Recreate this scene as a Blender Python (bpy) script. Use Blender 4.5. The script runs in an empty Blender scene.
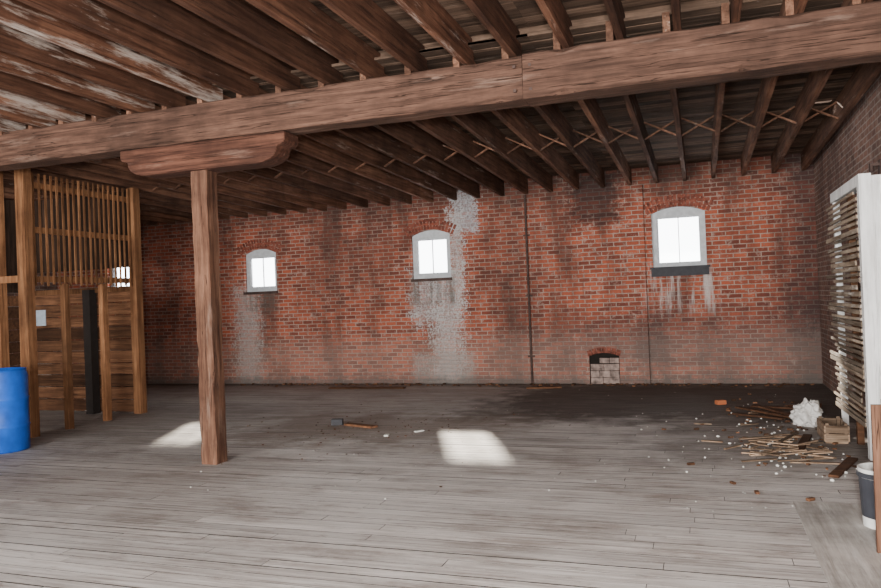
import bpy, bmesh, math, random
from mathutils import Vector, Matrix, Euler
from mathutils import noise as mn
random.seed(7)
scene = bpy.context.scene
COL = scene.collection

# ------------------------------------------------------------------ helpers
class NT:
    def __init__(s, name):
        s.m = bpy.data.materials.new(name); s.m.use_nodes = True
        s.t = s.m.node_tree; s.t.nodes.clear()
        s.out = s.n('ShaderNodeOutputMaterial')
        s.b = s.n('ShaderNodeBsdfPrincipled')
        s.l(s.b.outputs[0], s.out.inputs[0])
        s.b.inputs['Roughness'].default_value = 0.85
        s.b.inputs['Specular IOR Level'].default_value = 0.2
        tc = s.n('ShaderNodeTexCoord'); s.co = tc.outputs['Object']
        sp = s.n('ShaderNodeSeparateXYZ'); s.l(s.co, sp.inputs[0])
        s.x, s.y, s.z = sp.outputs
    def n(s, t): return s.t.nodes.new(t)
    def l(s, a, b): s.t.links.new(a, b)
    def val(s, sock, v):
        if isinstance(v, (int, float)): sock.default_value = v
        elif isinstance(v, tuple): sock.default_value = v if len(v) == 4 or len(sock.default_value) == 3 else (*v, 1)
        else: s.l(v, sock)
    def math(s, op, a, b=0.0, c=None, clamp=False):
        n = s.n('ShaderNodeMath'); n.operation = op; n.use_clamp = clamp
        s.val(n.inputs[0], a); s.val(n.inputs[1], b)
        if c is not None: s.val(n.inputs[2], c)
        return n.outputs[0]
    def rng(s, v, a, b, c=0.0, d=1.0):
        n = s.n('ShaderNodeMapRange'); s.val(n.inputs[0], v)
        for i, q in enumerate((a, b, c, d)): n.inputs[i+1].default_value = q
        return n.outputs[0]
    def mix(s, f, a, b, bt='MIX'):
        n = s.n('ShaderNodeMix'); n.data_type = 'RGBA'; n.blend_type = bt
        s.val(n.inputs[0], f); s.val(n.inputs[6], a); s.val(n.inputs[7], b)
        return n.outputs[2]
    def comb(s, x, y, z=0.0):
        n = s.n('ShaderNodeCombineXYZ'); s.val(n.inputs[0], x); s.val(n.inputs[1], y); s.val(n.inputs[2], z)
        return n.outputs[0]
    def scale(s, sx, sy, sz, src=None, loc=(0,0,0)):
        n = s.n('ShaderNodeMapping'); s.l(src or s.co, n.inputs[0])
        n.inputs['Scale'].default_value = (sx, sy, sz); n.inputs['Location'].default_value = loc
        return n.outputs[0]
    def noise(s, vec, sc, det=4, rough=.55):
        n = s.n('ShaderNodeTexNoise'); s.l(vec, n.inputs['Vector'])
        n.inputs['Scale'].default_value = sc; n.inputs['Detail'].default_value = det
        n.inputs['Roughness'].default_value = rough
        return n.outputs[0]
    def isl(s):
        return s.n('ShaderNodeNewGeometry').outputs['Random Per Island']
    def bump(s, h, st=.4, d=.01):
        n = s.n('ShaderNodeBump'); n.inputs['Strength'].default_value = st
        n.inputs['Distance'].default_value = d; s.l(h, n.inputs['Height'])
        s.l(n.outputs[0], s.b.inputs['Normal'])
    def color(s, c): s.val(s.b.inputs['Base Color'], c)
    def box(s, u, v, cu, cv, hu, hv, soft, nz, amp):
        du = s.math('SUBTRACT', s.math('ABSOLUTE', s.math('SUBTRACT', u, cu)), hu)
        dv = s.math('SUBTRACT', s.math('ABSOLUTE', s.math('SUBTRACT', v, cv)), hv)
        m = s.math('MAXIMUM', du, dv)
        m = s.math('ADD', m, s.math('MULTIPLY', s.math('SUBTRACT', nz, .5), amp))
        return s.rng(m, 0, soft, 1, 0)

def wood(name, c1, c2, axis='X', paint=None, pth=(.5,.62), var=.5, grain=22, rough=.85, extra=None, pk=.85, checks=.6, dirt=.65):
    s = NT(name)
    k = {'X': (.06,1,1), 'Y': (1,.06,1), 'Z': (1,1,.06)}[axis]
    r = s.isl()
    off = s.comb(s.math('MULTIPLY', r, 37.), s.math('MULTIPLY', r, 91.), s.math('MULTIPLY', r, 13.))
    add = s.n('ShaderNodeVectorMath'); s.l(s.co, add.inputs[0]); s.l(off, add.inputs[1])
    v = s.scale(*k, src=add.outputs[0])
    g = s.noise(v, grain, 8, .65)
    col = s.mix(s.rng(g, .36, .64), c1, c2)
    big = s.noise(add.outputs[0], 1.3, 5, .65)
    col = s.mix(s.rng(big, .38, .66, 0, dirt), col, tuple(x*.3 for x in c1))
    br = s.rng(r, 0, 1, 1-var, 1+var*.5)
    col = s.mix(1.0, col, s.comb(br, br, br), 'MULTIPLY')
    if paint:
        k2 = tuple(.12 if q < 1 else 1 for q in k)
        p = s.noise(s.scale(*k2, src=add.outputs[0]), 8, 8, .72)
        if extra is not None:
            p = s.math('ADD', p, extra(s, r))
        pm = s.math('MULTIPLY', s.rng(p, *pth), pk)
        col = s.mix(pm, col, paint)
    ck = s.noise(s.scale(*(.02 if q < 1 else 1 for q in k), src=add.outputs[0]), 26, 3, .5)
    ckm = s.rng(s.math('ABSOLUTE', s.math('SUBTRACT', ck, .44)), 0, .012, checks, 0)
    col = s.mix(ckm, col, tuple(x*.15 for x in c1))
    s.color(col); s.b.inputs['Roughness'].default_value = rough
    s.bump(s.math('SUBTRACT', g, ckm), .7, .010)
    return s.m

def plain(name, c, rough=.6, metal=0., nz=.15, sc=12):
    s = NT(name); g = s.noise(s.co, sc, 5)
    s.color(s.mix(s.rng(g, .3, .7), tuple(x*(1-nz) for x in c), tuple(min(1,x*(1+nz)) for x in c)))
    s.b.inputs['Roughness'].default_value = rough; s.b.inputs['Metallic'].default_value = metal
    s.bump(g, .2, .004)
    return s.m

def mk(name, bm, mat=None, parent=None, smooth=False):
    bmesh.ops.recalc_face_normals(bm, faces=bm.faces)
    me = bpy.data.meshes.new(name); bm.to_mesh(me); bm.free()
    if smooth:
        for p in me.polygons: p.use_smooth = True
    o = bpy.data.objects.new(name, me); COL.objects.link(o)
    if mat:
        for m in (mat if isinstance(mat, list) else [mat]): me.materials.append(m)
    if parent: o.parent = parent
    return o
def empty(name):
    o = bpy.data.objects.new(name, None); COL.objects.link(o); return o
def abox(bm, x0, x1, y0, y1, z0, z1, mi=0, topmi=None):
    vs = [bm.verts.new(p) for p in ((x0,y0,z0),(x1,y0,z0),(x1,y1,z0),(x0,y1,z0),(x0,y0,z1),(x1,y0,z1),(x1,y1,z1),(x0,y1,z1))]
    for j, f in enumerate(((0,3,2,1),(4,5,6,7),(0,1,5,4),(1,2,6,5),(2,3,7,6),(3,0,4,7))):
        bm.faces.new([vs[i] for i in f]).material_index = topmi if (j == 1 and topmi is not None) else mi
    return vs
def obox(bm, c, size, rot=(0,0,0), mi=0):
    vs = abox(bm, -size[0]/2, size[0]/2, -size[1]/2, size[1]/2, -size[2]/2, size[2]/2, mi)
    M = Matrix.Translation(c) @ Euler(rot).to_matrix().to_4x4()
    for v in vs: v.co = M @ v.co
    return vs
def stick(bm, p0, p1, w, h, mi=0):
    p0, p1 = Vector(p0), Vector(p1); d = (p1-p0)
    q = d.to_track_quat('X', 'Z')
    vs = abox(bm, 0, d.length, -w/2, w/2, -h/2, h/2, mi)
    M = Matrix.Translation(p0) @ q.to_matrix().to_4x4()
    for v in vs: v.co = M @ v.co
    return vs
def bevel(o, w=.008, seg=2):
    m = o.modifiers.new('bevel', 'BEVEL'); m.width = w; m.segments = seg; m.limit_method = 'ANGLE'
def prism(bm, pts, y0, y1, mi=0):
    a = [bm.verts.new((x, y0, z)) for x, z in pts]; b = [bm.verts.new((x, y1, z)) for x, z in pts]
    bm.faces.new(a).material_index = mi; bm.faces.new(b[::-1]).material_index = mi
    n = len(pts)
    for i in range(n):
        bm.faces.new([a[i], b[i], b[(i+1)%n], a[(i+1)%n]]).material_index = mi
def roughbar(bm, x0, x1, y0, y1, z0, z1, n, amp, axis='X'):
    rings = []
    for i in range(n+1):
        t = i/n
        if axis == 'X': base = [(x0+(x1-x0)*t, a, b) for a, b in ((y0,z0),(y1,z0),(y1,z1),(y0,z1))]
        else: base = [(a, b, z0+(z1-z0)*t) for a, b in ((x0,y0),(x1,y0),(x1,y1),(x0,y1))]
        ch = .012 if axis == 'X' else .008
        ring = []
        for k in range(4):
            p = Vector(base[k]); pp = Vector(base[k-1]); pn = Vector(base[(k+1)%4])
            c = ch*(1+ (2.2 if random.random() < .12 else 0))*random.uniform(.5,1.5)
            d1 = (pp-p).normalized()*c; d2 = (pn-p).normalized()*c
            j = Vector([random.uniform(-amp, amp) for _ in range(3)])
            ring += [bm.verts.new(p+d1+j), bm.verts.new(p+d2+j)]
        rings.append(ring)
    for a, b in zip(rings[:-1], rings[1:]):
        for k in range(8): bm.faces.new([a[k], a[(k+1)%8], b[(k+1)%8], b[k]])
    bm.faces.new(rings[0][::-1]); bm.faces.new(rings[-1])

# ------------------------------------------------------------------ camera
F = 748.0; H = 1.6
Yc = Vector((260, 5, -748)).normalized()
Xc = Vector((2152, 90, 748)).normalized(); Xc = (Xc - Yc*Xc.dot(Yc)).normalized()
Zc = Xc.cross(Yc)
R = Matrix((Xc, Yc, Zc))
cam = bpy.data.objects.new('camera', bpy.data.cameras.new('camera')); COL.objects.link(cam)
cam.matrix_world = Matrix.Translation((0,0,H)) @ R.to_4x4()
cam.data.sensor_width = 36; cam.data.lens = F/881*36
cam.data.clip_start = .05
scene.camera = cam

# ------------------------------------------------------------------ layout
XR, XL, YB, YF = 1.80, -14.0, 13.4, -5.0
YBM0, YBM1 = 6.4, 6.7
WIN = [(-.756, .12, 1.97, 3.03), (-5.22, -4.43, 2.0, 2.93), (-8.97, -8.2, 1.90, 2.79), (-12.55, -11.72, 1.98, 2.80)]

# ------------------------------------------------------------------ materials
def brick_mat(name, horiz, back):
    s = NT(name)
    u = s.x if horiz == 'X' else s.y
    nzf = s.noise(s.co, 7, 6, .65)
    nzh = s.noise(s.co, 28, 4, .7)
    jit = s.noise(s.co, 14, 2)
    uu = s.math('ADD', u, s.math('MULTIPLY', s.math('SUBTRACT', jit, .5), .016))
    zz = s.math('ADD', s.z, s.math('MULTIPLY', s.math('SUBTRACT', nzf, .5), .018))
    bt = s.n('ShaderNodeTexBrick'); s.l(s.comb(uu, zz), bt.inputs['Vector'])
    bt.inputs['Scale'].default_value = 1; bt.inputs['Brick Width'].default_value = .215
    bt.inputs['Row Height'].default_value = .075; bt.inputs['Mortar Size'].default_value = .010
    bt.inputs['Mortar Smooth'].default_value = .3; bt.inputs['Bias'].default_value = -.12
    if back:
        c1, c2, mo = (.39,.095,.05,1), (.125,.036,.026,1), (.38,.275,.225,1)
    else:
        c1, c2, mo = (.25,.135,.105,1), (.14,.085,.07,1), (.34,.28,.245,1)
    bt.inputs['Color1'].default_value = c1; bt.inputs['Color2'].default_value = c2; bt.inputs['Mortar'].default_value = mo
    col = bt.outputs['Color']
    col = s.mix(s.rng(nzh, .55, .68, 0, .6), col, (.045,.025,.02))
    lime = s.math('ADD', nzf, s.math('MULTIPLY', s.math('SUBTRACT', nzh, .5), .6))
    col = s.mix(s.rng(lime, .56, .74, 0, .55), col, (.44,.33,.275) if back else (.40,.36,.325))
    st = s.noise(s.scale(1,1,.3), 1.5, 7, .68)
    col = s.mix(s.rng(st, .46, .65, 0, .68), col, (.06,.033,.027))
    if back:
        gray = (.46,.45,.44)
        edge = s.math('ADD', s.math('MULTIPLY', nzf, .6), s.math('MULTIPLY', nzh, .4))
        b = lambda *a: s.box(u, s.z, *a)
        streak = s.noise(s.scale(1,1,.08), 9, 5, .7)
        brm = s.rng(bt.outputs['Fac'], 0, 1, .68, 1)
        tex = s.math('MULTIPLY', brm, s.rng(nzh, .38, .58, 1, .4))
        def lay(col, m, k, c): return s.mix(s.math('MULTIPLY', m, k, None, True), col, c)
        def layt(col, m, k, c): return s.mix(s.math('MULTIPLY', s.math('MULTIPLY', m, tex), k, None, True), col, c)
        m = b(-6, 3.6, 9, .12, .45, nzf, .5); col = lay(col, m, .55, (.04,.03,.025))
        m = b(-4.13, 3.22, .20, .34, .08, edge, .9); col = layt(col, m, 1.2, (.42,.44,.46))
        m = b(-4.31, 2.3, .09, .9, .08, edge, .9); col = layt(col, m, 1.2, gray)
        m = b(-4.55, 1.05, .18, 1.1, .2, edge, 1.5); col = layt(col, m, 1.25, (.48,.465,.45))
        m = b(-4.9, 1.6, .2, .4, .15, edge, 1.6); col = layt(col, m, .9, gray)
        m = b(-5.17, 1.65, .03, .4, .1, edge, .8); col = layt(col, m, 1.0, gray)
        m = b(-4.65, .22, .54, .28, .12, edge, .5); col = layt(col, m, 1.1, (.32,.295,.275))
        m = b(-8.92, .9, .17, 1.0, .22, edge, 1.4); col = layt(col, m, 1.15, (.38,.36,.34))
        m = b(-.33, 1.62, .46, .32, .2, nzf, .3); col = lay(col, s.math('MULTIPLY', m, s.rng(streak, .48, .62)), .75, (.55,.5,.47))
        m = b(-4.8, 1.78, .40, .22, .15, nzf, .3); col = lay(col, s.math('MULTIPLY', m, s.rng(streak, .44, .62)), .7, (.08,.07,.06))
        m = b(-8.6, 1.75, .35, .2, .15, nzf, .3); col = lay(col, s.math('MULTIPLY', m, s.rng(streak, .42, .6)), .6, (.08,.07,.06))
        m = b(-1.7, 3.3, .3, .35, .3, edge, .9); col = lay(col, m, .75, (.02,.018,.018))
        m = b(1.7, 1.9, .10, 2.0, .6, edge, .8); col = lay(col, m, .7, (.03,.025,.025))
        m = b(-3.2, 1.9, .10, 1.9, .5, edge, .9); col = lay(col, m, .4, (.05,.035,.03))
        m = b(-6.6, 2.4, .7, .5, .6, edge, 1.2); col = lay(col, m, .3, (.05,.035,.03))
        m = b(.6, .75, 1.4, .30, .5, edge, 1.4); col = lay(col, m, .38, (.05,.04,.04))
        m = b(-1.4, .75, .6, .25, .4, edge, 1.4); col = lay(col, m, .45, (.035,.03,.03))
        m = b(-7, .35, 9, .3, .4, edge, 1.6); col = lay(col, m, .25, (.34,.27,.23))
        m = b(-6, 0, 9, .05, .14, edge, .5); col = lay(col, m, .7, (.11,.10,.09))
    s.color(col); s.b.inputs['Roughness'].default_value = .92
    h = s.math('ADD', s.math('MULTIPLY', bt.outputs['Fac'], -1), s.math('ADD', s.math('MULTIPLY', nzf, .6), s.math('MULTIPLY', nzh, .8)))
    s.bump(h, .9, .014)
    return s.m

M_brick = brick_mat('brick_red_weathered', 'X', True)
M_brickR = brick_mat('brick_side_weathered', 'Y', False)
M_arch = plain('brick_arch', (.17,.055,.038), .9, 0, .6, 14)

s = NT('floor_planks_dusty')
r = s.isl()
g = s.noise(s.scale(.05,1,1), 30, 8, .65)
big = s.noise(s.co, .45, 6, .6); mid = s.noise(s.co, 2.2, 6, .65); fine = s.noise(s.co, 40, 3, .7)
col = s.mix(s.rng(g, .38, .62), (.28,.245,.225), (.60,.565,.54))
col = s.mix(s.rng(big, .42, .60, 0, .55), col, (.68,.65,.63))
wear = s.noise(s.scale(.4,1,1), 2.6, 9, .75)
col = s.mix(s.rng(wear, .51, .66, 0, .7), col, (.20,.16,.14))
br = s.rng(r, 0, 1, .80, 1.08); col = s.mix(1.0, col, s.comb(br, br, br), 'MULTIPLY')
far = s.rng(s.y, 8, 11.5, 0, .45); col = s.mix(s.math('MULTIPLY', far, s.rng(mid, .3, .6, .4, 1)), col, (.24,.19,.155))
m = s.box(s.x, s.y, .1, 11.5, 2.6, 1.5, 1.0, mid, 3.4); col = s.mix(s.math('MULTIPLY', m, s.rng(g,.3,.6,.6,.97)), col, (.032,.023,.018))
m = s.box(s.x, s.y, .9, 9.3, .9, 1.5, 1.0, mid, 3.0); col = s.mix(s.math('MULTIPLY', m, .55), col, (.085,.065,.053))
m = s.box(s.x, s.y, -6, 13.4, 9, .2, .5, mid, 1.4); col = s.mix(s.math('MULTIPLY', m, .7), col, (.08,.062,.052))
m = s.box(s.x, s.y, -4.0, 8.7, 1.2, .6, .8, mid, 3.8); col = s.mix(s.math('MULTIPLY', m, .6), col, (.19,.14,.105))
m = s.box(s.x, s.y, -7.6, 8.6, 1.0, 1.3, .8, mid, 2.5); col = s.mix(s.math('MULTIPLY', m, .45), col, (.18,.15,.13))
m = s.box(s.x, s.y, -5.4, 5.9, .9, .6, .6, mid, 2.8); col = s.mix(s.math('MULTIPLY', m, .35), col, (.26,.22,.2))
col = s.mix(s.rng(fine, .62, .75, 0, .5), col, (.72,.70,.68))
col = s.mix(s.rng(s.noise(s.scale(.3,1,1), 16, 6, .78), .57, .69, 0, .65), col, (.13,.105,.09))
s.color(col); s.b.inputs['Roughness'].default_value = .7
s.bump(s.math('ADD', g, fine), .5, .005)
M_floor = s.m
M_sub = plain('subfloor_gap_shade', (.035,.03,.026), .9)  # also on board sides, painted dark to keep the gaps looking shaded

M_deck = wood('roof_deck_boards', (.075,.045,.03), (.20,.13,.092), 'X', (.42,.34,.28), (.62,.76), .6)
lf = lambda s, r: s.math('ADD', s.rng(s.x, -1.5, -7, -.06, .035), s.math('MULTIPLY', s.math('SUBTRACT', r, .5), .16))
M_joistN = wood('joist_near_wood', (.08,.032,.018), (.21,.098,.058), 'Y', (.56,.48,.42), (.55,.67), .5, extra=lf, pk=.7)
M_joistF = wood('joist_far_wood', (.10,.045,.027), (.27,.137,.085), 'Y', (.48,.39,.33), (.60,.74), .45)
M_beam = wood('beam_wood', (.048,.024,.016), (.145,.076,.052), 'X', (.34,.24,.19), (.57,.75), .1, pk=.45, checks=.95)
M_bol = wood('bolster_wood', (.048,.019,.012), (.15,.064,.04), 'X', (.34,.23,.18), (.58,.74), .1, pk=.4, checks=.95)
M_post = wood('post_wood', (.08,.035,.021), (.22,.112,.07), 'Z', (.40,.29,.23), (.56,.75), .1, pk=.5, checks=.9)
M_stud = wood('stud_wood_orange', (.15,.062,.026), (.34,.165,.078), 'Z', None, var=.35)
M_plank = wood('shaft_plank_wood', (.09,.040,.021), (.23,.108,.055), 'X', None, var=.6)
M_lath = wood('lath_wood', (.20,.145,.10), (.44,.35,.265), 'Y', (.66,.61,.55), (.58,.70), .55)
M_scrap = wood('scrap_wood', (.22,.14,.09), (.46,.325,.225), 'X', None, var=.6)
M_white = wood('white_painted_wood', (.62,.61,.59), (.78,.77,.76), 'Z', (.85,.85,.84), (.4,.6), .05, checks=.3, dirt=.3)
M_ply = wood('plywood_worn', (.38,.345,.315), (.58,.545,.51), 'Y', (.64,.62,.59), (.5,.7), .1, checks=.2)
M_wframe = plain('window_white_backlit', (.45,.47,.49), .6)  # white paint, greyed in its base colour to look backlit
M_dark = plain('dark_sill', (.05,.05,.055), .8)
M_iron = plain('rusty_iron', (.07,.045,.038), .7, .3, .4)
M_chip = plain('white_chips', (.70,.69,.65), .8)
M_blue = plain('blue_plastic', (.012,.085,.42), .4, 0, .35, 4)
M_bucket = plain('bucket_white', (.65,.65,.63), .4)
M_bucketd = plain('bucket_dark_label', (.035,.037,.045), .4)
M_bagm = plain('plastic_bag', (.5,.48,.46), .4)
M_paper = plain('paper', (.4,.46,.52), .7)
M_orange = plain('orange_scrap', (.38,.12,.05), .8)
g = NT('window_glass'); tr = g.n('ShaderNodeBsdfTransparent'); gl = g.n('ShaderNodeBsdfGlossy'); mx = g.n('ShaderNodeMixShader')
gl.inputs['Roughness'].default_value = .05; mx.inputs[0].default_value = .04
g.l(tr.outputs[0], mx.inputs[1]); g.l(gl.outputs[0], mx.inputs[2]); g.l(mx.outputs[0], g.out.inputs[0]); M_glass = g.m

# ------------------------------------------------------------------ shell
bm = bmesh.new()
abox(bm, XL-.3, XR+.3, YF-.3, YB+.3, -.25, -.010, 1)
y = YF
while y < YB-.01:
    w = random.choice((.115,.12,.125)); y1 = min(y+w, YB)
    x = XL - random.random()*2
    while x < XR:
        L = random.uniform(1.8, 4.5); x1 = min(x+L, XR)
        dz = random.uniform(-.001, .0005)
        gp = random.choice((.004,.005,.007,.013)) if y > 3 else .004
        if x1 > XL+.05: abox(bm, max(x, XL), x1-.004, y, y1-gp, -.03, dz, 1, 0)
        x += L
    y = y1
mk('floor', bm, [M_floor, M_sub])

def archpts(x0, x1, z0, z1, rise=.1, n=10):
    pts = [(x0, z0), (x1, z0)]
    for i in range(n+1):
        t = i/n; x = x1 + (x0-x1)*t
        pts.append((x, z1-rise + rise*(1-(2*t-1)**2)))
    return pts
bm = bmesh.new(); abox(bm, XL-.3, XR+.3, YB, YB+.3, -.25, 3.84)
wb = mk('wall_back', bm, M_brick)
bm = bmesh.new()
for w in WIN: prism(bm, archpts(*w), YB-.2, YB+.6)
cut = mk('cut', bm)
md = wb.modifiers.new('b', 'BOOLEAN'); md.operation = 'DIFFERENCE'; md.object = cut; md.solver = 'EXACT'
dg = bpy.context.evaluated_depsgraph_get()
nm = bpy.data.meshes.new_from_object(wb.evaluated_get(dg)); wb.modifiers.clear(); wb.data = nm
bpy.data.objects.remove(cut)
if not wb.data.materials: wb.data.materials.append(M_brick)

bm = bmesh.new(); abox(bm, XR, XR+.3, YF-.3, YB, -.25, 4.1); mk('wall_right', bm, M_brickR)
bm = bmesh.new(); abox(bm, XL-.3, XL, YF-.3, YB, -.25, 4.1); mk('wall_left', bm, M_brickR)
bm = bmesh.new(); abox(bm, XL, XR, YF-.3, YF, -.25, 4.1); mk('wall_front', bm, M_brick)
# chimney breast with low, partly blocked opening
e = empty('chimney_breast')
bm = bmesh.new(); y0 = YB-.09
HX0, HX1, HZ = -1.90, -1.38, .56
YK = YB-.001
abox(bm, -1.97, -.88, y0, YK, HZ, 3.43); abox(bm, -1.97, HX0, y0, YK, 0, HZ); abox(bm, HX1, -.88, y0, YK, 0, HZ)
abox(bm, HX0, HX1, YB-.012, YK, 0, HZ, 1)
mk('brickwork', bm, [M_brick, plain('opening_back_dark', (.015,.012,.01), .95)], e)  # near-black panel closes the back of the opening
bm = bmesh.new()
zz = 0.0
for rr in range(4):
    n_ = 3 if rr % 2 else 2
    xs = [HX0+.01] + [HX0+ (HX1-HX0)*(k+random.uniform(-.12,.12))/n_ for k in range(1, n_)] + [HX1-.01]
    for k in range(n_):
        if rr == 3 and k == 0: continue
        hh = .112 if rr < 3 else .09
        xa, xb = xs[k]+.002, xs[k+1]-.002
        obox(bm, ((xa+xb)/2, y0+.05+random.uniform(-.008,.008), zz+.057), (xb-xa, .05, hh+.002), (0, random.uniform(-.03,.03), random.uniform(-.06,.06)))
    zz += .118
o = mk('rubble_infill', bm, plain('gray_block', (.25,.185,.16), .9, 0, .7, 9), e); bevel(o, .008)
bm = bmesh.new()
for k in range(7):
    t = -1+2*k/6
    obox(bm, ((HX0+HX1)/2+t*.25, y0-.004, .60-.05*t*t), (.075, .02, .10), (0, t*.3, 0))
mk('opening_arch', bm, M_arch, e)

bm = bmesh.new()
bmesh.ops.create_cone(bm, cap_ends=True, segments=14, radius1=.02, radius2=.02, depth=3.42)
bmesh.ops.translate(bm, verts=bm.verts, vec=(-2.95, YB-.035, 1.72))
for z in (.5, 1.6, 2.7): obox(bm, (-2.95, YB-.02, z), (.12, .04, .03))
mk('wall_conduit_pipe', bm, M_iron)

# windows
for i, (x0, x1, z0, z1) in enumerate(WIN):
    e = empty('window_%d' % (i+1))
    yf = YB+.09
    jw = .085; top = .17; bot = .09
    bm = bmesh.new()
    prism(bm, archpts(x0, x1, z1-top, z1), yf, yf+.07)
    abox(bm, x0, x0+jw, yf, yf+.07, z0, z1-top); abox(bm, x1-jw, x1, yf, yf+.07, z0, z1-top)
    abox(bm, x0+jw, x1-jw, yf, yf+.07, z0, z0+bot)
    mk('frame', bm, M_wframe, e)
    bm = bmesh.new(); a0, a1, b0, b1 = x0+jw, x1-jw, z0+bot, z1-top
    sw = .022
    abox(bm, a0, a0+sw, yf+.02, yf+.06, b0, b1); abox(bm, a1-sw, a1, yf+.02, yf+.06, b0, b1)
    abox(bm, a0+sw, a1-sw, yf+.02, yf+.06, b0, b0+sw); abox(bm, a0+sw, a1-sw, yf+.02, yf+.06, b1-sw, b1)
    xm = (a0+a1)/2; abox(bm, xm-.007, xm+.007, yf+.025, yf+.055, b0+sw, b1-sw)
    mk('sash', bm, M_wframe, e)
    bm = bmesh.new(); abox(bm, a0+sw, a1-sw, yf+.04, yf+.044, b0+sw, b1-sw); mk('glass', bm, M_glass, e)
    bm = bmesh.new()
    if i == 0:
        abox(bm, x0-.03, x1+.03, YB-.07, YB+.1, z0-.13, z0+.0); abox(bm, x0-.05, x1+.05, YB-.09, YB+.1, z0, z0+.03)
    else: abox(bm, x0-.02, x1+.02, YB-.03, YB+.1, z0-.05, z0+.005)
    mk('sill', bm, M_dark if i == 0 else M_iron, e)
    bm = bmesh.new(); n = 15; rise = .1
    for ring in range(2):
        for k in range(n+1):
            t = -1.08 + 2.16*k/n; hx = (x1-x0)/2; cx = (x0+x1)/2
            px = cx + t*hx; pz = z1-rise + rise*(1-t*t)
            ang = math.atan(2*rise*t/hx)
            c = (px + math.sin(ang)*(.055+.105*ring), YB-.001, pz + math.cos(ang)*(.055+.105*ring))
            obox(bm, c, (2.16*hx/n*.8, .02, .09), (0, ang, 0))
    mk('brick_arch', bm, M_arch, e)

# ------------------------------------------------------------------ ceiling
ZN = 3.71; JD = .28
def zfar(y): return 3.60 + (3.45-3.60)*(y-6.5)/(YB-6.5)
bm = bmesh.new()
y = YF; done = False
while y < YB:
    y1 = min(y+random.uniform(.15,.2), YB)
    for seg in range(4):
        xa = XL + (XR-XL)*seg/4 + (random.uniform(-.8,.8) if seg else 0)
        xb = XL + (XR-XL)*(seg+1)/4 + .8 if seg < 3 else XR
        def zt(yy): return ZN+JD if yy < 6.55 else zfar(yy)+JD
        segs = [(xa, xb, y, y1+.004)]
        if 9.95 < (y+y1)/2 and not done and seg == 3:
            segs = [(xa, 1.40, y, y1+.004), (1.58, XR, y, y1+.004), (1.40, 1.58, y, y1-.075)]; done = True
        for (p, q, ya, yb_) in segs:
            dz = random.uniform(0, .004)+seg*.0015
            vs = abox(bm, p, q, ya, yb_, 0, .025)
            for v in vs: v.co.z += zt((y+y1)/2) + dz
    y = y1
abox(bm, XL, XR, 6.64, 6.70, zfar(6.55)+JD, ZN+JD+.05)
abox(bm, XL, XR, 6.30, 6.70, ZN+JD+.028, ZN+JD+.05)
mk('ceiling', bm, M_deck)

JX = [1.69-.457*k for k in range(35)]
bm = bmesh.new()
for x in JX:
    if x < XL+.1: break
    x += .035+random.uniform(-.01,.01)
    if x > XR-.04: x = XR-.04
    abox(bm, x-.03, x+.03, YF, 6.66+random.uniform(-.02,.06), ZN+random.uniform(-.004,.006), ZN+JD)
mk('ceiling_joists', bm, M_joistN)
bm = bmesh.new()
for x in JX:
    if x < XL+.1: break
    x -= .035+random.uniform(-.012,.012)
    vs = abox(bm, x-.03, x+.03, 6.42, YB+.06, 0, JD)
    for v in vs: v.co.z += zfar(v.co.y)
mk('ceiling_joists', bm, M_joistF)
bm = bmesh.new()
for yb, zf in ((9.95, zfar(9.95)), (2.6, ZN)):
    for a, b in zip(JX[:-1], JX[1:]):
        if b < XL+.1: break
        o = .035 if yb < 6 else -.035
        xa, xb = a+o-.03, b+o+.03
        stick(bm, (xa, yb, zf+.03), (xb, yb, zf+JD-.04), .045, .02)
        stick(bm, (xa, yb+.05, zf+JD-.04), (xb, yb+.05, zf+.03), .045, .02)
mk('joist_bridging', bm, M_joistF)

# beam
e = empty('ceiling_beam')
bm = bmesh.new(); roughbar(bm, XL, -1.40, YBM0+.015, YBM1, 3.32, ZN-.012, 60, .004); mk('timber_left', bm, M_beam, e)
bm = bmesh.new(); roughbar(bm, -1.385, XR, YBM0-.015, YBM1, 3.315, ZN-.002, 18, .004); mk('timber_right', bm, M_beam, e)
bm = bmesh.new()
for z in (3.39, 3.60):
    for x in (-1.46, -1.32): obox(bm, (x, YBM0-.014, z), (.025, .02, .025))
mk('bolts', bm, M_iron, e)

PX, PY = -4.83, 6.55
bm = bmesh.new(); roughbar(bm, PX-.095, PX+.095, PY-.095, PY+.095, 0, 3.02, 26, .003, 'Z')
mk('wood_post', bm, M_post)
half = [(1.0, 3.31), (1.0, 3.22), (.985, 3.195), (.95, 3.185), (.92, 3.18), (.905, 3.155), (.90, 3.12), (.87, 3.08), (.82, 3.05), (.75, 3.028), (.68, 3.02)]
pts = [(PX+.05+x, z) for x, z in half] + [(PX+.05-x, z) for x, z in half[::-1]]
bm = bmesh.new(); prism(bm, pts, PY-.14, PY+.14); o = mk('post_bolster', bm, M_bol); bevel(o, .012)

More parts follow.
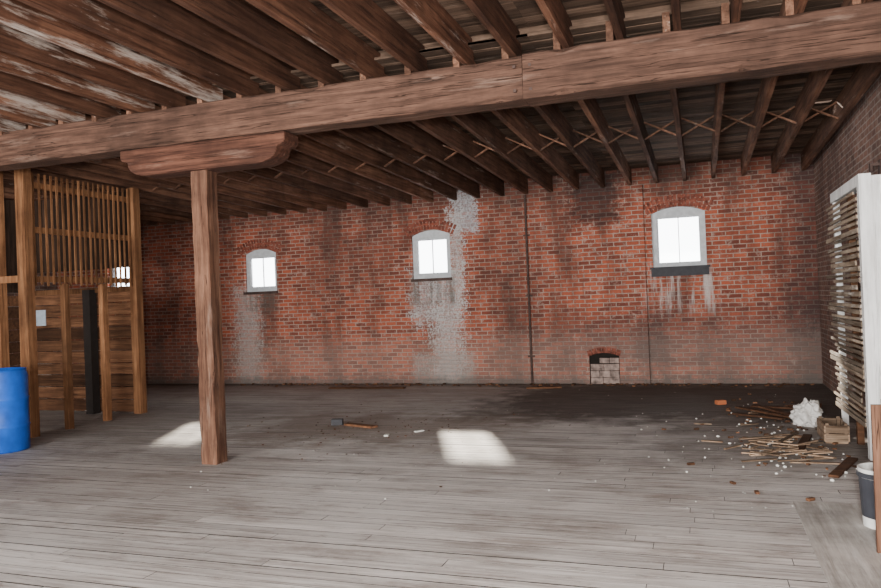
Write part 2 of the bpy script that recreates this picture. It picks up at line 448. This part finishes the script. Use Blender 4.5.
# ------------------------------------------------------------------ hoist shaft enclosure
e = empty('hoist_shaft_enclosure')
bm = bmesh.new(); SX = -8.35
def ztop(y): return zfar(y)-.003
abox(bm, SX-.1, SX+.05, 7.45, 7.58, 0, ztop(7.5))
abox(bm, SX-.08, SX+.05, 9.46, 9.60, 0, ztop(9.5))
abox(bm, SX-.55, SX-.43, 7.45, 7.57, 0, ztop(7.5))
abox(bm, SX-2.3, SX-2.2, 7.45, 7.57, 0, ztop(7.5)); abox(bm, SX-2.3, SX-2.2, 9.42, 9.57, 0, ztop(9.5))
abox(bm, SX-.05, SX+.03, 8.08, 8.17, 0, 2.02); abox(bm, SX-.05, SX+.03, 8.78, 8.88, 0, 2.02)
mk('corner_posts', bm, M_stud, e)
bm = bmesh.new()
for z in (2.04, 2.7, 3.30): abox(bm, SX-.07, SX-.012, 7.58, 9.46, z, z+.08)
abox(bm, SX-2.2, SX-.1, 7.47, 7.53, 2.04, 2.13)
abox(bm, SX-2.2, SX-.08, 9.47, 9.53, 1.92, 2.0)
mk('rails', bm, M_stud, e)
bm = bmesh.new(); y = 7.63
while y < 9.44:
    w_ = random.uniform(.028,.036)
    abox(bm, SX-.010, SX+.003, y, y+w_, 2.0+random.uniform(-.02,.02), 3.5); y += random.uniform(.092,.102)
mk('slats', bm, M_stud, e)
bm = bmesh.new(); z = 0.02
while z < 1.9:
    h = random.choice((.18,.2,.22)); abox(bm, SX-2.2, SX-.08, 9.53, 9.555, z, min(z+h-.012, 1.97))
    abox(bm, SX-2.29, SX-2.265, 7.57, 9.42, z, z+h-.012); z += h
mk('horizontal_planks', bm, M_plank, e)
bm = bmesh.new(); x = SX-2.2
while x < SX-.12:
    abox(bm, x, min(x+.16, SX-.085), 9.53, 9.555, 2.30, 3.5); x += .165
y = 7.58
while y < 9.4: abox(bm, SX-2.29, SX-2.265, y, y+.16, 1.98, 3.5); y += .165
mk('shade_backing_boards', bm, wood('shade_dark_boards', (.03,.016,.01), (.075,.042,.028), 'Z', None), e)  # added boards, coloured near-black so the shaft looks shaded behind the slats
bm = bmesh.new(); abox(bm, SX-.92, SX-.78, 9.35, 9.50, 0, 1.97); mk('dark_upright', bm, plain('dark_upright_finish', (.025,.02,.018), .8), e)  # dark square upright in front of the plank wall
bm = bmesh.new(); abox(bm, SX-2.17, SX-1.87, 9.515, 9.527, 1.42, 1.68); mk('paper_notice', bm, M_paper, e)

def lathe(bm, prof, cx, cy, n=40, mifn=None):
    rings = []
    for r, z in prof:
        if r == 0: rings.append([bm.verts.new((cx, cy, z))])
        else: rings.append([bm.verts.new((cx+r*math.cos(2*math.pi*k/n), cy+r*math.sin(2*math.pi*k/n), z)) for k in range(n)])
    for j in range(len(rings)-1):
        a, b = rings[j], rings[j+1]
        for k in range(n):
            k2 = (k+1) % n
            if len(a) == 1: f = bm.faces.new([a[0], b[k2], b[k]])
            elif len(b) == 1: f = bm.faces.new([a[k], a[k2], b[0]])
            else: f = bm.faces.new([a[k], a[k2], b[k2], b[k]])
            if mifn: f.material_index = mifn(j)
prof = [(0,0),(.27,0),(.285,.02),(.285,.28),(.295,.30),(.285,.32),(.285,.60),(.295,.62),(.285,.64),(.285,.89),(.27,.94),(.27,.97),(.25,.97),(.25,.94),(0,.94)]
bm = bmesh.new(); lathe(bm, prof, -7.94, 6.72); mk('blue_plastic_drum', bm, M_blue, smooth=True)

# ------------------------------------------------------------------ lath closet on the right
e = empty('lath_closet')
LX = 1.38; Y0, Y1 = 7.6, 9.15
bm = bmesh.new()
abox(bm, LX, LX+.10, Y0, Y0+.10, 0, 2.58); abox(bm, LX+.02, LX+.08, Y1-.07, Y1, 0, 2.5)
abox(bm, LX, LX+.10, Y0+.1, Y1, 2.48, 2.58)
mk('white_posts', bm, M_white, e)
bm = bmesh.new(); abox(bm, LX+.03, LX+.09, 8.33, 8.40, 0, 2.48); mk('inner_stud', bm, M_plank, e)
bm = bmesh.new(); z = .30
while z < 2.44:
    a = Y0+.1 + random.choice((0, 0, 0, 0, .15)); b = Y1 + random.choice((-.1,-.04,0,.03,.08,.22,.3))
    t = random.uniform(-.008,.008); h_ = random.choice((.026,.034,.044))
    stick(bm, (LX-.005, a, z), (LX-.005+random.uniform(-.03,.005), b, z+t), .014, h_); z += random.uniform(.046,.068)
mk('laths', bm, M_lath, e)
bm = bmesh.new()
for k in range(30):
    z = random.choice((.54, 1.0, 1.44, 1.9))+.02+random.random()*.12; x = random.uniform(LX+.13, XR-.1)
    stick(bm, (x, Y0+.12, z), (x+random.uniform(-.01,.01), Y1-random.uniform(.05,.3), z+.005), .05, .02)
mk('stacked_boards', bm, M_scrap, e)
bm = bmesh.new(); abox(bm, LX+.10, XR-.001, Y0+.01, Y0+.04, .55, 2.56); mk('white_end_panel', bm, M_white, e)
bm = bmesh.new()
for z in (.5, .97, 1.4, 1.87): abox(bm, LX+.11, XR-.001, Y0+.1, Y1, z, z+.03)
abox(bm, XR-.03, XR-.001, Y0+.05, Y1, 0, 2.5)
mk('shelves', bm, M_plank, e)
bm = bmesh.new()
abox(bm, XR-.012, XR-.001, 8.72, 8.84, 2.72, 2.86); abox(bm, XR-.10, XR-.012, 8.76, 8.80, 2.80, 2.83); abox(bm, XR-.10, XR-.08, 8.74, 8.82, 2.74, 2.83)
mk('wall_bracket', bm, M_iron)

# ------------------------------------------------------------------ loose objects
bm = bmesh.new(); prof = [(0,0),(.125,0),(.13,.01),(.132,.07),(.135,.075),(.147,.33),(.158,.335),(.158,.36),(.150,.365),(.152,.39),(.143,.39),(.14,.34),(0,.34)]
lathe(bm, prof, 1.08, 5.55, 32, lambda j: 1 if j in (4,6,7) else 0)
mk('paint_bucket', bm, [M_bucket, M_bucketd], smooth=False)
bm = bmesh.new()
for k in range(4): abox(bm, .92+k*.21, .92+k*.21+.2, 4.98, 5.005, 0, .88+.01*k)
abox(bm, .94, 1.78, 5.005, 5.04, .15, .22); abox(bm, .94, 1.78, 5.005, 5.04, .62, .69)
mk('upright_board_panel', bm, M_post)
bm = bmesh.new(); abox(bm, .58, XR-.02, 3.3, 6.05, .002, .010)
mk('plywood_floor_sheet', bm, M_ply)
e = empty('wooden_crate')
bm = bmesh.new(); cx0, cx1, cy0, cy1 = 1.13, 1.33, 8.35, 8.85
for z in (.02, .105):
    abox(bm, cx0, cx1, cy0, cy0+.015, z, z+.075); abox(bm, cx0, cx1, cy1-.015, cy1, z, z+.075)
    abox(bm, cx0-.015, cx0, cy0, cy1, z, z+.075); abox(bm, cx1, cx1+.014, cy0, cy1, z, z+.075)
abox(bm, cx0, cx1, cy0+.015, cy1-.015, 0, .02)
for p in ((cx0,cy0+.015),(cx1-.03,cy0+.015),(cx0,cy1-.045),(cx1-.03,cy1-.045)): abox(bm, p[0], p[0]+.03, p[1], p[1]+.03, .02, .20)
mk('slatted_sides', bm, M_scrap, e)
bm = bmesh.new(); bmesh.ops.create_icosphere(bm, subdivisions=5, radius=1)
for v in bm.verts:
    p = v.co.copy(); d = 1 + .35*mn.noise(p*1.8) + .25*mn.noise(p*4.5+Vector((3,1,2))) + .16*abs(mn.noise(p*9)) - .1*abs(mn.noise(p*17))
    v.co = Vector((p.x*.15*d, p.y*.15*d, max(-.12, p.z*.16*d)))
bmesh.ops.translate(bm, verts=bm.verts, vec=(1.10, 9.4, .12))
mk('crumpled_plastic_bag', bm, M_bagm, smooth=True)

E = empty('floor_debris')
bm = bmesh.new()
for k in range(44):
    wide = k % 3 == 0
    cx = .75+random.uniform(-.4,.35); cy = 7.9+random.uniform(-.6,.7); L = random.uniform(.15,.65)
    if wide: cx = .55+random.uniform(-.6,.6); cy = 8.5+random.uniform(-1.3,1.8); L = random.uniform(.08,.35)
    a = random.uniform(-1.0,.5) + (math.pi/2 if k%4==0 else 0)
    if cx + L/2 > 1.1: cx = 1.1-L/2
    z = .010 + (0 if wide else .012*(k//12))
    stick(bm, (cx-L/2*math.cos(a), cy-L/2*math.sin(a), z), (cx+L/2*math.cos(a), cy+L/2*math.sin(a), z+(0 if wide else random.uniform(0,.03))), random.uniform(.018,.04), .012)
mk('broken_laths', bm, M_scrap, E)
bm = bmesh.new()
for (x, y, L, a) in ((.70,10.2,1.1,-1.0),(.85,10.3,1.2,-1.2),(1.15,10.2,1.3,-1.45),(.95,10.6,.8,-.4),(.6,9.9,.7,-.7),(.9,8.2,.9,1.35),(1.3,10.3,1.2,1.4),(1.1,7.2,.7,1.2)):
    stick(bm, (x-L/2*math.cos(a), y-L/2*math.sin(a), .014), (x+L/2*math.cos(a), y+L/2*math.sin(a), .03), .08, .022)
for (x, y, L, a) in ((-4.2,8.75,.5,-.35),(-5.9,12.6,1.5,.03),(-2.6,12.7,.6,.2)):
    stick(bm, (x-L/2*math.cos(a), y-L/2*math.sin(a), .016), (x+L/2*math.cos(a), y+L/2*math.sin(a), .016), .11, .026)
mk('loose_boards', bm, M_plank, E)
bm = bmesh.new()
def chip(x, y, r):
    if x > 1.25: return
    if (x-1.10)**2+(y-9.4)**2 < .06 or (x > 1.08 and 8.3 < y < 8.9): return
    m = Matrix.Translation((x, y, r*.5)) @ Matrix.Rotation(random.random()*6, 4, 'Z') @ Matrix.Diagonal((1, random.uniform(.6,1), .6, 1))
    bmesh.ops.create_icosphere(bm, subdivisions=1, radius=r, matrix=m)
for k in range(100): chip(random.gauss(.75,.4), random.gauss(8.6,.85), random.uniform(.007,.020))
for k in range(60): chip(random.gauss(.3,.7), random.gauss(8.6,1.2), random.uniform(.005,.014))
for k in range(50): chip(random.uniform(-6,1.2), random.uniform(5,12.5), random.uniform(.004,.009))
for (x, y) in ((-3.6,8.2),(-3.3,8.5)): obox(bm, (x, y, .008), (random.uniform(.08,.16), random.uniform(.04,.08), .012), (0,0,random.random()*3))
mk('plaster_chips', bm, M_chip, E)
bm = bmesh.new()
for k in range(150):
    x = random.gauss(-4.0,.9); y = random.gauss(8.6,.8); r = random.uniform(.004,.011)
    obox(bm, (x, y, r*.4), (r*2, r*1.4, r*.8), (0,0,random.random()*3))
for k in range(220):
    x = random.uniform(-9,1.7); y = YB-.1-abs(random.gauss(0,.15)); r = random.uniform(.01,.03)
    obox(bm, (x, y, r*.4), (r*2, r*1.4, r*.8), (0,0,random.random()*3))
for k in range(130):
    x = random.gauss(.8,.4); y = random.gauss(9.3,1.2); r = random.uniform(.008,.026)
    if x < 1.3: obox(bm, (x, y, r*.4), (r*2.5, r*1.2, r*.8), (0,0,random.random()*3))
mk('rubble', bm, M_plank, E)
bm = bmesh.new(); obox(bm, (-4.58, 8.84, .04), (.15,.09,.08), (0,0,.3)); o = mk('wood_block', bm, M_dark, E); bevel(o)
bm = bmesh.new(); obox(bm, (.2, 11.0, .03), (.13,.09,.06), (0,0,.5)); o = mk('brick_fragment', bm, M_orange, E); bevel(o)

# ------------------------------------------------------------------ light
w = bpy.data.worlds.new('world'); scene.world = w; w.use_nodes = True
bg = w.node_tree.nodes['Background']; bg.inputs[0].default_value = (.95,.98,1,1); bg.inputs[1].default_value = 12
def light(name, typ, loc, direction, energy, color=(1,1,1), **kw):
    d = bpy.data.lights.new(name, typ); d.energy = energy; d.color = color
    for k, v in kw.items(): setattr(d, k, v)
    o = bpy.data.objects.new(name, d); COL.objects.link(o); o.location = loc
    o.rotation_euler = Vector(direction).to_track_quat('-Z', 'Y').to_euler(); return o
light('sun', 'SUN', (0,30,15), (.99,-2.36,-1), 19, (1,.90,.76), angle=math.radians(1.8))
light('front_fill_light', 'AREA', (-3.5,-4.6,1.7), (0,1,.1), 2900, (1,.985,.96), shape='RECTANGLE', size=9, size_y=2.8)  # added fill lamp behind the camera; the front wall has no doorway
light('camera_flash', 'AREA', (.1,-.3,1.9), (-.3,1,.16), 480, (1,.97,.93), shape='DISK', size=.35)
